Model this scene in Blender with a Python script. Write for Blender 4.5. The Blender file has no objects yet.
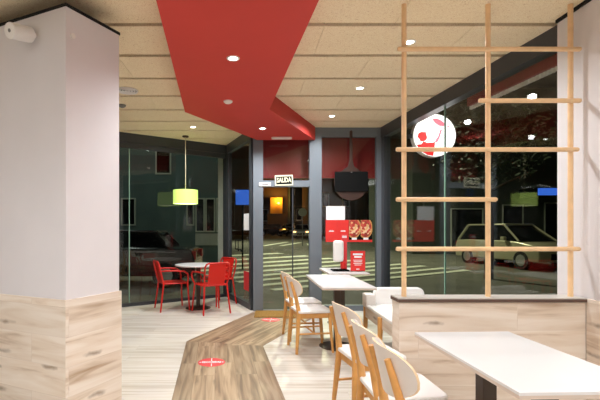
import bpy, bmesh, math, random
from mathutils import Vector, Matrix
random.seed(7)
S = bpy.context.scene
COL = S.collection
PI = math.pi

# ------------------------------------------------------------------ camera
cd = bpy.data.cameras.new('camera')
cam = bpy.data.objects.new('camera', cd); COL.objects.link(cam)
cam.location = (0, 0, 1.32); cam.rotation_euler = (PI / 2, 0, 0)
cd.sensor_width = 36; cd.lens = 25.2; cd.shift_x = 0.0833; cd.shift_y = 0.0483
cd.clip_start = 0.02; cd.clip_end = 300
S.camera = cam
S.view_settings.view_transform = 'Standard'; S.view_settings.look = 'None'
S.view_settings.gamma = 1; S.view_settings.use_curve_mapping = False
S.view_settings.exposure = 0.17

# ------------------------------------------------------------------ night sky
w = bpy.data.worlds.new('night'); S.world = w; w.use_nodes = True
w.node_tree.nodes['Background'].inputs[0].default_value = (0.55, 0.6, 0.5, 1)
w.node_tree.nodes['Background'].inputs[1].default_value = 0.004

def light(name, kind, loc, energy, color=(1, 1, 1), size=0.1, target=None, **kw):
    d = bpy.data.lights.new(name, kind); d.energy = energy; d.color = color
    if kind == 'AREA':
        d.shape = 'RECTANGLE'; d.size = size; d.size_y = kw.get('size_y', size)
    else:
        d.shadow_soft_size = size
    if kind == 'SPOT':
        d.spot_size = math.radians(kw.get('angle', 120)); d.spot_blend = kw.get('blend', 1.0)
    o = bpy.data.objects.new(name, d); COL.objects.link(o); o.location = loc
    if target is not None:
        o.rotation_euler = (Vector(target) - Vector(loc)).to_track_quat('-Z', 'Y').to_euler()
    return o

WARM = (0.95, 0.98, 1.0)
DOWN_W = 84
# added general fill: unseen area lights brighten the room from behind and left
light('room_fill_light', 'AREA', (0.9, -1.0, 2.9), 90, WARM, 2.2, (0.9, -1.0, 0), size_y=1.6)
light('left_fill_light', 'AREA', (-2.2, 0.6, 2.9), 30, WARM, 1.6, (-2.2, 0.6, 0), size_y=1.6)
# street lighting
STREET = (0.98, 0.98, 0.66)
light('street_light', 'SPOT', (3.5, 20, 9), 4600, STREET, 0.3, (3.0, 17, 0), angle=150)
light('street_light', 'SPOT', (8.5, 9.5, 6.5), 150, STREET, 0.3, (9.8, 15, .5), angle=100)
light('street_light', 'SPOT', (-4.5, 11, 7), 220, (0.85, 1.0, 0.92), 0.3, (-3.5, 15, 1.5), angle=150)
light('street_light', 'SPOT', (-2.5, 33, 9), 6500, STREET, 0.3, (2.5, 33, 0), angle=112)
light('street_light', 'POINT', (3.9, 56.4, 5.4), 260, (1.0, 0.55, 0.10), 0.3)

# ------------------------------------------------------------------ materials
def lin(c):
    return tuple(((v / 255) / 12.92 if v / 255 <= 0.04045 else ((v / 255 + 0.055) / 1.055) ** 2.4) for v in c) + (1,)

def newmat(name):
    m = bpy.data.materials.new(name); m.use_nodes = True
    nt = m.node_tree; b = nt.nodes['Principled BSDF']
    return m, nt, b

def mat(name, rgb, rough=0.5, metal=0.0, noise=0.0, nscale=20, emit=0.0, spec=0.5, bump=0.0, coat=0.0):
    m, nt, b = newmat(name)
    c = lin(rgb)
    b.inputs['Base Color'].default_value = c
    b.inputs['Roughness'].default_value = rough
    b.inputs['Metallic'].default_value = metal
    b.inputs['Specular IOR Level'].default_value = spec
    b.inputs['Coat Weight'].default_value = coat
    if emit:
        b.inputs['Emission Color'].default_value = c
        b.inputs['Emission Strength'].default_value = emit
    if noise or bump:
        tc = nt.nodes.new('ShaderNodeTexCoord'); n = nt.nodes.new('ShaderNodeTexNoise')
        n.inputs['Scale'].default_value = nscale; n.inputs['Detail'].default_value = 5
        nt.links.new(tc.outputs['Object'], n.inputs['Vector'])
        if noise:
            r = nt.nodes.new('ShaderNodeValToRGB')
            r.color_ramp.elements[0].position = 0.3; r.color_ramp.elements[1].position = 0.7
            r.color_ramp.elements[0].color = tuple(v * (1 - noise) for v in c[:3]) + (1,)
            r.color_ramp.elements[1].color = tuple(min(1, v * (1 + noise)) for v in c[:3]) + (1,)
            nt.links.new(n.outputs['Fac'], r.inputs['Fac']); nt.links.new(r.outputs['Color'], b.inputs['Base Color'])
        if bump:
            bp = nt.nodes.new('ShaderNodeBump'); bp.inputs['Strength'].default_value = bump; bp.inputs['Distance'].default_value = 0.005
            nt.links.new(n.outputs['Fac'], bp.inputs['Height']); nt.links.new(bp.outputs['Normal'], b.inputs['Normal'])
    return m

def plank_mat(name, base, dark, streak, pw, pl, rot=0.0, rough=0.45, knots=0.6, stretch=(1.1, 20), vary=0.12, joint=0.6, spec=0.4, lo=.33):
    """planks laid along u; uv is in metres"""
    m, nt, b = newmat(name); N = nt.nodes.new; L = nt.links.new
    uv = N('ShaderNodeUVMap'); mp = N('ShaderNodeMapping'); mp.inputs['Rotation'].default_value = (0, 0, rot)
    L(uv.outputs['UV'], mp.inputs['Vector'])
    br = N('ShaderNodeTexBrick'); br.offset = 0.37; br.offset_frequency = 2
    br.inputs['Scale'].default_value = 1; br.inputs['Brick Width'].default_value = pl; br.inputs['Row Height'].default_value = pw
    br.inputs['Mortar Size'].default_value = 0.0016; br.inputs['Mortar Smooth'].default_value = 0.1
    br.inputs['Color1'].default_value = (0, 0, 0, 1); br.inputs['Color2'].default_value = (1, 1, 1, 1); br.inputs['Mortar'].default_value = (.5, .5, .5, 1)
    L(mp.outputs['Vector'], br.inputs['Vector'])
    # per plank offset of the grain
    off = N('ShaderNodeVectorMath'); off.operation = 'MULTIPLY_ADD'
    L(br.outputs['Color'], off.inputs[0]); off.inputs[1].default_value = (7.3, 3.1, 5.7); L(mp.outputs['Vector'], off.inputs[2])
    st = N('ShaderNodeVectorMath'); st.operation = 'MULTIPLY'; st.inputs[1].default_value = (stretch[0], stretch[1], 1)
    L(off.outputs[0], st.inputs[0])
    n1 = N('ShaderNodeTexNoise'); n1.inputs['Scale'].default_value = 1.0; n1.inputs['Detail'].default_value = 7; n1.inputs['Distortion'].default_value = 0.7
    L(st.outputs[0], n1.inputs['Vector'])
    r1 = N('ShaderNodeValToRGB'); e = r1.color_ramp.elements
    e[0].position = lo; e[0].color = lin(dark); e[1].position = 0.62; e[1].color = lin(base)
    x = e.new(.5 if lo > .3 else .43); x.color = lin(streak)
    L(n1.outputs['Fac'], r1.inputs['Fac'])
    # plank to plank tone
    hs = N('ShaderNodeHueSaturation'); mr = N('ShaderNodeMapRange')
    mr.inputs['To Min'].default_value = 1 - vary; mr.inputs['To Max'].default_value = 1 + vary * 0.4
    L(br.outputs['Color'], mr.inputs['Value']); L(mr.outputs['Result'], hs.inputs['Value']); L(r1.outputs['Color'], hs.inputs['Color'])
    # knots
    ks = N('ShaderNodeVectorMath'); ks.operation = 'MULTIPLY'; ks.inputs[1].default_value = (1.7, 7.5, 1); L(off.outputs[0], ks.inputs[0])
    dn = N('ShaderNodeTexNoise'); dn.inputs['Scale'].default_value = 9; dn.inputs['Detail'].default_value = 3; L(off.outputs[0], dn.inputs['Vector'])
    ad = N('ShaderNodeVectorMath'); ad.operation = 'MULTIPLY_ADD'; L(dn.outputs['Color'], ad.inputs[0]); ad.inputs[1].default_value = (.35, .35, 0); L(ks.outputs[0], ad.inputs[2])
    vo = N('ShaderNodeTexVoronoi'); vo.voronoi_dimensions = '2D'; vo.inputs['Scale'].default_value = 1.0; L(ad.outputs[0], vo.inputs['Vector'])
    rk = N('ShaderNodeValToRGB'); ek = rk.color_ramp.elements
    ek[0].position = 0.03; ek[0].color = (1, 1, 1, 1); ek[1].position = 0.16; ek[1].color = (0, 0, 0, 1)
    L(vo.outputs['Distance'], rk.inputs['Fac'])
    kf = N('ShaderNodeMath'); kf.operation = 'MULTIPLY'; L(rk.outputs['Color'], kf.inputs[0])
    sk = N('ShaderNodeSeparateColor'); L(vo.outputs['Color'], sk.inputs[0]); gk = N('ShaderNodeMath'); gk.operation = 'GREATER_THAN'; gk.inputs[1].default_value = .55; L(sk.outputs[0], gk.inputs[0])
    gm = N('ShaderNodeMath'); gm.operation = 'MULTIPLY'; gm.inputs[1].default_value = knots; L(gk.outputs[0], gm.inputs[0]); L(gm.outputs[0], kf.inputs[1])
    mk = N('ShaderNodeMix'); mk.data_type = 'RGBA'; L(kf.outputs[0], mk.inputs[0]); L(hs.outputs['Color'], mk.inputs[6])
    mk.inputs[7].default_value = tuple(v * 0.55 for v in lin(dark)[:3]) + (1,)
    mj = N('ShaderNodeMix'); mj.data_type = 'RGBA'
    jf = N('ShaderNodeMath'); jf.operation = 'MULTIPLY'; jf.inputs[1].default_value = joint; L(br.outputs['Fac'], jf.inputs[0])
    L(jf.outputs[0], mj.inputs[0]); L(mk.outputs[2], mj.inputs[6]); mj.inputs[7].default_value = tuple(v * 0.6 for v in lin(dark)[:3]) + (1,)
    L(mj.outputs[2], b.inputs['Base Color'])
    b.inputs['Roughness'].default_value = rough; b.inputs['Specular IOR Level'].default_value = spec
    return m

def board_mat():
    m, nt, b = newmat('wood_wool_board'); N = nt.nodes.new; L = nt.links.new
    uv = N('ShaderNodeUVMap'); n = N('ShaderNodeTexNoise'); n.inputs['Scale'].default_value = 60; n.inputs['Detail'].default_value = 6; n.inputs['Distortion'].default_value = 2.5
    L(uv.outputs['UV'], n.inputs['Vector'])
    r = N('ShaderNodeValToRGB'); e = r.color_ramp.elements
    e[0].position = .30; e[0].color = lin((214, 184, 144)); e[1].position = .62; e[1].color = lin((254, 238, 206)); x = e.new(.45); x.color = lin((250, 230, 194))
    L(n.outputs['Fac'], r.inputs['Fac']); L(r.outputs['Color'], b.inputs['Base Color'])
    b.inputs['Roughness'].default_value = .9; b.inputs['Specular IOR Level'].default_value = .1
    bp = N('ShaderNodeBump'); bp.inputs['Strength'].default_value = .4; bp.inputs['Distance'].default_value = .004
    L(n.outputs['Fac'], bp.inputs['Height']); L(bp.outputs['Normal'], b.inputs['Normal'])
    return m

def glass_mat(name, tint, base=0.05, edge=0.55):
    m = bpy.data.materials.new(name); m.use_nodes = True; nt = m.node_tree; nt.nodes.clear(); N = nt.nodes.new; L = nt.links.new
    out = N('ShaderNodeOutputMaterial'); tr = N('ShaderNodeBsdfTransparent'); gl = N('ShaderNodeBsdfGlossy'); mx = N('ShaderNodeMixShader')
    tr.inputs['Color'].default_value = tint; gl.inputs['Roughness'].default_value = 0.0
    lw = N('ShaderNodeLayerWeight'); lw.inputs['Blend'].default_value = .5
    pw = N('ShaderNodeMath'); pw.operation = 'POWER'; pw.inputs[1].default_value = 3.5; L(lw.outputs['Facing'], pw.inputs[0])
    ma = N('ShaderNodeMath'); ma.operation = 'MULTIPLY_ADD'; ma.inputs[1].default_value = edge; ma.inputs[2].default_value = base
    L(pw.outputs[0], ma.inputs[0]); L(ma.outputs[0], mx.inputs[0]); L(tr.outputs[0], mx.inputs[1]); L(gl.outputs[0], mx.inputs[2]); L(mx.outputs[0], out.inputs['Surface'])
    return m

M = {}
M['board'] = board_mat()
M['rail'] = mat('dark_grey_rail', (38, 37, 36), .8, spec=.2)
M['paint'] = mat('pinkish_white_paint', (226, 222, 224), .75, noise=.02, nscale=3)
M['clad'] = plank_mat('pale_oak_cladding', (242, 230, 216), (176, 146, 116), (230, 213, 194), .2, 1.9, knots=.7, rough=.5, stretch=(1.3, 13), lo=.22, vary=.05, joint=.16)
M['floor'] = plank_mat('whitewashed_plank_floor', (231, 226, 217), (206, 196, 180), (225, 218, 206), .2, 1.25, rough=.38, knots=.12, vary=.06, joint=.35)
M['path'] = plank_mat('brown_plank_floor', (190, 166, 136), (130, 106, 82), (172, 146, 116), .19, .95, rot=PI / 2 - .083, rough=.42, knots=.5, vary=.22)
M['path2'] = plank_mat('brown_plank_floor_turned', (186, 160, 130), (120, 96, 74), (166, 140, 110), .19, 1.1, rot=-math.atan2(1.72, .86), rough=.42, knots=.5, vary=.22)
M['red'] = mat('red_lacquer_board', (206, 66, 58), .6, noise=.03, nscale=2, spec=.35)
M['fascia'] = mat('red_fascia_sheet', (146, 30, 34), .35)
M['frame'] = mat('slate_grey_aluminium', (116, 124, 132), .42, metal=.15, spec=.4)
M['frame_dark'] = mat('dark_aluminium', (66, 69, 74), .42, metal=.2)
M['cap'] = mat('dark_brown_edge', (92, 70, 60), .5)
M['captop'] = mat('pale_grey_laminate', (205, 200, 192), .3)
M['dowel'] = mat('beech_dowel', (240, 202, 154), .5, noise=.08, nscale=14)
M['chairwood'] = mat('honey_beech', (222, 164, 94), .4, noise=.10, nscale=16)
M['plyedge'] = mat('pale_ply_edge', (236, 208, 168), .5)
M['white'] = mat('white_laminate', (226, 225, 223), .28, noise=.01, nscale=5)
M['whitesoft'] = mat('white_vinyl', (238, 232, 226), .45)
M['cushion'] = mat('white_cushion_vinyl', (248, 246, 243), .45)
M['backwall'] = mat('dark_back_wall_paint', (96, 88, 84), .7)
M['tabedge'] = mat('cream_table_edge', (214, 198, 182), .5)
M['brownpost'] = mat('dark_bronze_steel', (74, 62, 54), .45, metal=.4)
M['redmetal'] = mat('red_powder_coat', (206, 34, 26), .35, spec=.5)
M['plastic'] = mat('white_plastic', (238, 234, 230), .35)
M['greyplastic'] = mat('grey_plastic', (120, 118, 116), .5)
M['black'] = mat('matt_black', (10, 10, 10), .8, spec=.2)
M['steel'] = mat('brushed_steel', (170, 170, 170), .3, metal=.9)
M['lamp'] = mat('lit_lens', (255, 246, 230), .4, emit=14)
M['shade'] = mat('lit_green_shade', (196, 226, 116), .7, emit=.95)
M['shadein'] = mat('lit_shade_inside', (255, 255, 214), .7, emit=1.6)
M['cord'] = mat('cream_cord', (206, 196, 160), .6)
M['paper'] = mat('white_paper', (240, 240, 242), .8)
M['posterred'] = mat('red_print', (226, 48, 42), .55)
M['signred'] = mat('red_vinyl', (222, 62, 66), .5)
M['signpink'] = mat('pink_vinyl', (232, 120, 140), .5)
M['signwhite'] = mat('lit_sign_face', (255, 252, 250), .4, emit=1.5)
M['signredlit'] = mat('lit_red_sign_film', (238, 52, 50), .4, emit=.75)
M['signpinklit'] = mat('lit_pink_sign_film', (240, 130, 150), .4, emit=.85)
M['glowcream'] = mat('photoluminescent_cream', (232, 228, 196), .6)
M['coir'] = mat('ochre_coir', (150, 112, 48), .95, noise=.4, nscale=60, bump=.6)
M['peel'] = mat('brown_peel_wood', (60, 37, 28), .5, noise=.15, nscale=10)
M['asphalt'] = mat('asphalt', (92, 90, 80), .85, noise=.25, nscale=.8)
M['pavement'] = mat('pavement_slabs', (112, 112, 98), .85, noise=.15, nscale=1.5)
M['roadpaint'] = mat('road_paint', (214, 216, 196), .8, noise=.12, nscale=3)
M['render'] = mat('teal_grey_render', (98, 116, 112), .9, noise=.1, nscale=1)
M['render2'] = mat('grey_render', (66, 72, 62), .9, noise=.1, nscale=.6)
M['render3'] = mat('brown_render', (104, 76, 58), .9, noise=.1, nscale=.6)
M['ochre'] = mat('ochre_render', (210, 150, 60), .9, noise=.15, nscale=.8)
M['darkwin'] = mat('dark_window', (16, 18, 18), .12)
M['winframe'] = mat('white_window_frame', (196, 200, 184), .6)
M['concrete'] = mat('pale_concrete', (190, 192, 180), .85, noise=.08, nscale=6)
M['bark'] = mat('bark', (70, 60, 44), .9, noise=.3, nscale=8)
M['leaf'] = mat('dark_leaf', (52, 66, 32), .6, noise=.3, nscale=2)
M['carpale'] = mat('beige_car_paint', (170, 164, 136), .3, metal=.2, coat=.5)
M['cardark'] = mat('black_car_paint', (24, 24, 26), .25, coat=.6)
M['carsilver'] = mat('silver_car_paint', (150, 152, 148), .3, metal=.3, coat=.5)
M['tyre'] = mat('tyre_rubber', (22, 22, 22), .85)
M['alloy'] = mat('alloy', (170, 170, 166), .35, metal=.7)
M['headlamp'] = mat('headlamp_lens', (235, 230, 210), .15)
M['headlit'] = mat('lit_headlamp', (255, 190, 120), .3, emit=5)
M['tail'] = mat('tail_lens', (150, 22, 20), .2)
M['bluelit'] = mat('blue_reflection_glow', (64, 118, 240), .4, emit=.7)  # emission standing in for the blue reflections in the glass
M['streetlens'] = mat('lit_street_lens', (255, 170, 60), .4, emit=14)
M['signalwhite'] = mat('road_sign_white', (210, 212, 205), .5)
M['glass'] = glass_mat('shop_glass', (.94, .96, .945, 1), .032, .5)
M['glassedge'] = mat('green_glass_edge', (132, 170, 150), .2)
M['acrylic'] = glass_mat('clear_acrylic', (.97, .97, .97, 1), .04, .3)

def pizza_mat():
    m, nt, b = newmat('pizza_print'); N = nt.nodes.new; L = nt.links.new
    tc = N('ShaderNodeTexCoord'); v = N('ShaderNodeTexVoronoi'); v.inputs['Scale'].default_value = 26
    L(tc.outputs['Object'], v.inputs['Vector'])
    r = N('ShaderNodeValToRGB'); r.color_ramp.interpolation = 'CONSTANT'; e = r.color_ramp.elements
    e[0].position = 0; e[0].color = lin((206, 84, 66)); e[1].position = .75; e[1].color = lin((150, 50, 40))
    for p, c in ((.25, (226, 180, 120)), (.42, (190, 60, 50)), (.6, (236, 200, 160))):
        q = e.new(p); q.color = lin(c)
    sp = N('ShaderNodeSeparateColor'); L(v.outputs['Color'], sp.inputs[0]); L(sp.outputs[0], r.inputs['Fac'])
    L(r.outputs['Color'], b.inputs['Base Color']); b.inputs['Roughness'].default_value = .6
    return m
M['pizza'] = pizza_mat()
M['crust'] = mat('crust_print', (206, 150, 84), .6, noise=.2, nscale=40)

# ------------------------------------------------------------------ mesh building
class MB:
    def __init__(s): s.bm = bmesh.new(); s.mi = 0
    def _fin(s, verts, rot=None, loc=None):
        if rot is not None: bmesh.ops.rotate(s.bm, verts=verts, cent=(0, 0, 0), matrix=rot)
        if loc is not None: bmesh.ops.translate(s.bm, verts=verts, vec=loc)
        fs = set(f for v in verts for f in v.link_faces)
        for f in fs: f.material_index = s.mi
        return s
    def box(s, x0, x1, y0, y1, z0, z1, bev=0.0, seg=2, rot=None, loc=None):
        r = bmesh.ops.create_cube(s.bm, size=1)
        vs = r['verts']
        for v in vs:
            v.co = Vector(((x0 + x1) / 2 + v.co.x * (x1 - x0), (y0 + y1) / 2 + v.co.y * (y1 - y0), (z0 + z1) / 2 + v.co.z * (z1 - z0)))
        if bev:
            es = list(set(e for v in vs for e in v.link_edges))
            rr = bmesh.ops.bevel(s.bm, geom=es, offset=bev, segments=seg, profile=.5, affect='EDGES')
            vs = list(set(v for f in rr['faces'] for v in f.verts) | set(v for v in vs if v.is_valid))
        return s._fin(vs, rot, loc)
    def cyl(s, p0, p1, r0, r1=None, n=16):
        r1 = r0 if r1 is None else r1
        p0, p1 = Vector(p0), Vector(p1); d = p1 - p0
        r = bmesh.ops.create_cone(s.bm, cap_ends=True, segments=n, radius1=r0, radius2=r1, depth=d.length)
        q = d.to_track_quat('Z', 'Y').to_matrix()
        return s._fin(r['verts'], q, (p0 + p1) / 2)
    def tube(s, pts, r, n=10, flat=1.0):
        """round bar through pts; r a number or one per point"""
        pts = [Vector(p) for p in pts]; rs = r if isinstance(r, (list, tuple)) else [r] * len(pts)
        rings = []; up = None
        for i, p in enumerate(pts):
            if i == 0: t = pts[1] - p
            elif i == len(pts) - 1: t = p - pts[i - 1]
            else: t = (pts[i + 1] - p).normalized() + (p - pts[i - 1]).normalized()
            t.normalize()
            if up is None:
                up = Vector((0, 0, 1)) if abs(t.z) < .9 else Vector((1, 0, 0))
            a = t.cross(up)
            if a.length < 1e-5: a = t.orthogonal()
            a.normalize(); b = a.cross(t).normalized(); up = b
            rings.append([s.bm.verts.new(p + (a * math.cos(2 * PI * k / n) + b * flat * math.sin(2 * PI * k / n)) * rs[i]) for k in range(n)])
        for i in range(len(rings) - 1):
            for k in range(n):
                s.bm.faces.new((rings[i][k], rings[i][(k + 1) % n], rings[i + 1][(k + 1) % n], rings[i + 1][k]))
        s.bm.faces.new(rings[0][::-1]); s.bm.faces.new(rings[-1])
        return s._fin([v for q in rings for v in q])
    def lathe(s, prof, n=32, loc=(0, 0, 0), closed=False):
        rings = []
        for (r, z) in prof:
            if r < 1e-6: rings.append([s.bm.verts.new((0, 0, z))])
            else: rings.append([s.bm.verts.new((r * math.cos(2 * PI * k / n), r * math.sin(2 * PI * k / n), z)) for k in range(n)])
        pr = list(zip(rings, rings[1:])) + ([(rings[-1], rings[0])] if closed else [])
        for a, b in pr:
            for k in range(n):
                k2 = (k + 1) % n
                if len(a) == 1 and len(b) == 1: continue
                if len(a) == 1: s.bm.faces.new((a[0], b[k2], b[k]))
                elif len(b) == 1: s.bm.faces.new((a[k], a[k2], b[0]))
                else: s.bm.faces.new((a[k], a[k2], b[k2], b[k]))
        return s._fin([v for q in rings for v in q], None, loc)
    def prism(s, poly, z0, z1, rot=None, loc=None):
        a = [s.bm.verts.new((p[0], p[1], z0)) for p in poly]; b = [s.bm.verts.new((p[0], p[1], z1)) for p in poly]
        n = len(poly)
        s.bm.faces.new(a[::-1]); s.bm.faces.new(b)
        for i in range(n): s.bm.faces.new((a[i], a[(i + 1) % n], b[(i + 1) % n], b[i]))
        return s._fin(a + b, rot, loc)
    def build(s, name, m, parent=None, smooth=False, bevel=0.0, loc=None, rotz=None):
        bm = s.bm
        bmesh.ops.recalc_face_normals(bm, faces=bm.faces)
        uvl = bm.loops.layers.uv.new('UVMap')
        for f in bm.faces:
            n = f.normal
            for l in f.loops:
                p = l.vert.co
                if abs(n.z) > .7: l[uvl].uv = (p.x, p.y)
                else:
                    t = Vector((-n.y, n.x, 0)).normalized()
                    l[uvl].uv = (p.dot(t), p.z)
        me = bpy.data.meshes.new(name); bm.to_mesh(me); bm.free()
        for mm in (m if isinstance(m, (list, tuple)) else [m]): me.materials.append(mm)
        if smooth:
            me.polygons.foreach_set('use_smooth', [True] * len(me.polygons))
            try: me.set_sharp_from_angle(angle=math.radians(40))
            except Exception: pass
        o = bpy.data.objects.new(name, me); COL.objects.link(o)
        if parent is not None: o.parent = parent
        if loc is not None: o.location = loc
        if rotz is not None: o.rotation_euler = (0, 0, rotz)
        if bevel:
            b = o.modifiers.new('bevel', 'BEVEL'); b.width = bevel; b.segments = 2; b.limit_method = 'ANGLE'; b.angle_limit = math.radians(50)
        return o

def tag(o, label=None, cat=None, group=None, kind=None):
    if label: o['label'] = label
    if cat: o['category'] = cat
    if group: o['group'] = group
    if kind: o['kind'] = kind
    return o

def thing(name, label, cat, loc=(0, 0, 0), rz=0.0, group=None):
    o = bpy.data.objects.new(name, None); COL.objects.link(o); o.empty_display_size = .1
    o.location = loc; o.rotation_euler = (0, 0, rz)
    return tag(o, label, cat, group)

def structure(name, loc=(0, 0, 0), rz=0.0, label=None):
    o = bpy.data.objects.new(name, None); COL.objects.link(o); o.empty_display_size = .1
    o.location = loc; o.rotation_euler = (0, 0, rz); o['kind'] = 'structure'
    if label: o['label'] = label
    return o

def dup(root, loc, rz, label=None):
    r = root.copy(); COL.objects.link(r); r.location = loc; r.rotation_euler = (0, 0, rz)
    if label: r['label'] = label
    for ch in list(root.children):
        c = ch.copy(); COL.objects.link(c); c.parent = r
        for g in list(ch.children):
            d = g.copy(); COL.objects.link(d); d.parent = c
    return r

def text_part(name, body, size, m, parent, loc, rot, extrude=.0008, sx=1.0, bold=0.0):
    cu = bpy.data.curves.new(name, 'FONT'); cu.body = body; cu.size = size; cu.extrude = extrude; cu.offset = bold
    cu.align_x = 'CENTER'; cu.align_y = 'CENTER'; cu.resolution_u = 2
    t = bpy.data.objects.new(name + '_tmp', cu); COL.objects.link(t)
    bpy.context.view_layer.update()
    me = bpy.data.meshes.new_from_object(t.evaluated_get(bpy.context.evaluated_depsgraph_get()))
    bpy.data.objects.remove(t); bpy.data.curves.remove(cu)
    me.name = name; me.materials.clear(); me.materials.append(m)
    for v in me.vertices: v.co.x *= sx
    o = bpy.data.objects.new(name, me); COL.objects.link(o); o.parent = parent; o.location = loc; o.rotation_euler = rot
    return o

# ------------------------------------------------------------------ setting: floor, ceiling, walls
CZ = 2.95                       # underside of the ceiling boards
ROOM = [(-4.2, -3.0), (2.40, -3.0), (2.40, 3.28), (2.56, 3.28), (2.19, 6.86), (0.03, 6.86), (-.43, 8.32), (-4.2, 5.82)]
tag(MB().prism(ROOM, -.12, 0).build('floor', M['floor']), 'pale whitewashed plank floor', kind='structure')
tag(MB().prism([(-.168, -2), (.71, -2), (.147, 4.74), (-.745, 4.93)], 0, .003).build('floor_path', M['path']), 'brown plank walkway set in the pale floor', kind='structure')
tag(MB().prism([(-.745, 4.93), (.147, 4.74), (1.21, 6.75), (.09, 6.75)], 0, .003).build('floor_path', M['path2']), 'brown plank walkway turning to the door', kind='structure')

def clip(poly, a, b, c):        # keep a*x+b*y<=c
    out = []
    for i in range(len(poly)):
        p, q = poly[i], poly[(i + 1) % len(poly)]
        dp, dq = a * p[0] + b * p[1] - c, a * q[0] + b * q[1] - c
        if dp <= 0: out.append(p)
        if dp * dq < 0:
            t = dp / (dp - dq); out.append((p[0] + t * (q[0] - p[0]), p[1] + t * (q[1] - p[1])))
    return out

mb = MB()
GAP = .056
k = -11
while True:
    y0 = 3.35 + .6 * k + GAP / 2; y1 = y0 + .6 - GAP
    if y0 > 8.4: break
    xs = -4.2 + (.55 if k % 2 else 0) - 1.2
    while xs < 2.7:
        q = [(xs, y0), (xs + 1.196, y0), (xs + 1.196, y1), (xs, y1)]
        q = clip(q, 0, -1, 3.0); q = clip(q, -1, 0, 4.2)
        for reg in (0, 1):
            if reg == 0:
                p = clip(q, -1, 0, -.05) if len(q) > 2 else q
                for h in ((0, 1, 6.84), (.104, 0, 1e9)):
                    if len(p) > 2: p = clip(p, *h)
                if len(p) > 2: p = clip(p, 1, .104, 2.5 + .104 * 3.41 + .02)
                if len(p) > 2 and y1 < 3.3: p = clip(p, 1, 0, 2.41)
            else:
                p = clip(q, 1, 0, .05) if len(q) > 2 else q
                if len(p) > 2: p = clip(p, -.553, .833, .553 * .45 + .833 * 8.25 + .03)
                if len(p) > 2: p = clip(p, 1, .345, .05 + .345 * 6.8 + .02)
            if len(p) > 2: mb.prism(p, CZ, CZ + .028)
        xs += 1.2
    k += 1
tag(mb.build('ceiling', M['board']), 'ceiling of tan wood wool boards with dark gaps', kind='structure')
tag(MB().prism([(-4.4, -3.2), (2.7, -3.2), (2.7, 3.3), (2.35, 7.0), (.1, 7.0), (-.35, 8.5), (-4.4, 6.0)], CZ + .03, CZ + .25).build('roof', M['rail']), 'dark roof slab above the boards', kind='structure')
tag(MB().prism([(-.20, -2), (.81, -2), (.23, 4.99), (1.04, 6.71), (.115, 6.71), (-.79, 5.10)], 2.74, CZ + .001).build('soffit', M['red']), 'lowered red ceiling band above the walkway', kind='structure')

tag(MB().box(2.40, 2.62, -3.0, 3.28, 0, CZ + .03).build('wall_right', M['paint']), kind='structure')
tag(MB().box(2.386, 2.40, -3.0, 2.98, 0, .825).build('wainscot_right', M['clad']), 'pale oak cladding on the lower right wall', kind='structure')
tag(MB().box(2.385, 2.40, -3.0, 3.28, 2.925, CZ).build('trim_1', M['rail']), kind='structure')
tag(MB().box(-4.4, 2.62, -3.2, -3.0, 0, CZ + .03).build('wall_back', M['backwall']), kind='structure')
tag(MB().box(-4.4, -4.2, -3.0, 5.85, 0, CZ + .03).build('wall_left', M['paint']), kind='structure')
# angled pillar on the left
def off(poly, d):
    n = len(poly); out = []
    for i in range(n):
        p0, p1, p2 = Vector(poly[i - 1]), Vector(poly[i]), Vector(poly[(i + 1) % n])
        a = (p1 - p0).normalized(); b = (p2 - p1).normalized()
        na = Vector((a.y, -a.x)); nb = Vector((b.y, -b.x)); m = (na + nb).normalized()
        out.append(tuple(p1 + m * d / max(.2, m.dot(na))))
    return out
PIL = [(-1.223, 2.788), (-1.0, 3.207), (-2.57, 3.96), (-2.81, 3.53)]
tag(MB().prism(PIL, 0, 2.80).build('wall_pillar', M['paint']), 'pinkish white angled pillar', kind='structure')
tag(MB().prism(off(PIL, .013), 0, .848).build('wainscot_pillar', M['clad']), 'pale oak cladding on the lower pillar', kind='structure')
mb = MB(); mb.prism(off(PIL, .006), 2.80, 2.82); mb.mi = 1; mb.prism(off(PIL, -.215), 2.82, CZ)
tag(mb.build('trim_2', [M['rail'], M['board']]), kind='structure')

# half-height partition with dark edged top
tag(MB().box(1.06, 2.386, 2.985, 3.13, 0, .80).build('wall_partition', M['clad']), 'half-height partition clad in pale oak', kind='structure')
mb = MB(); mb.box(1.05, 2.386, 2.972, 3.14, .80, .822); mb.mi = 1; mb.box(1.052, 2.386, 2.976, 3.14, .822, .830)
tag(mb.build('trim_3', [M['cap'], M['captop']]), 'dark edged top of the partition', kind='structure')

# ------------------------------------------------------------------ glazing
def seg(p0, p1):
    d = Vector((p1[0] - p0[0], p1[1] - p0[1])); return d.length, math.atan2(d.y, d.x)
HB = 2.785
def pane(mb_parent, x0, x1, z0, z1, y=0.0, name='glass_pane'):
    mb = MB(); mb.box(x0, x1, y - .005, y + .005, z0, z1); return mb.build(name, M['glass'], mb_parent)

# left glazed wall
A, B = (-.45, 8.25), (-4.15, 5.80)
L, a = seg(A, B)
r = structure('window_1', (A[0], A[1], 0), a)
mb = MB(); mb.box(.0, L, -.05, .05, HB, CZ); mb.box(0, L, -.035, .035, 0, .055)
mb.box(-.05, .06, -.055, .055, 0, CZ); mb.box(.06, L, -.03, .03, 2.70, HB)
mb.build('window_frame', M['frame_dark'], r)
pane(r, .06, 1.93, .055, 2.70); pane(r, 1.945, L, .055, 2.70)
MB().box(1.93, 1.945, -.008, .008, .055, 2.70).build('glass_joint', M['glassedge'], r)

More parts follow.
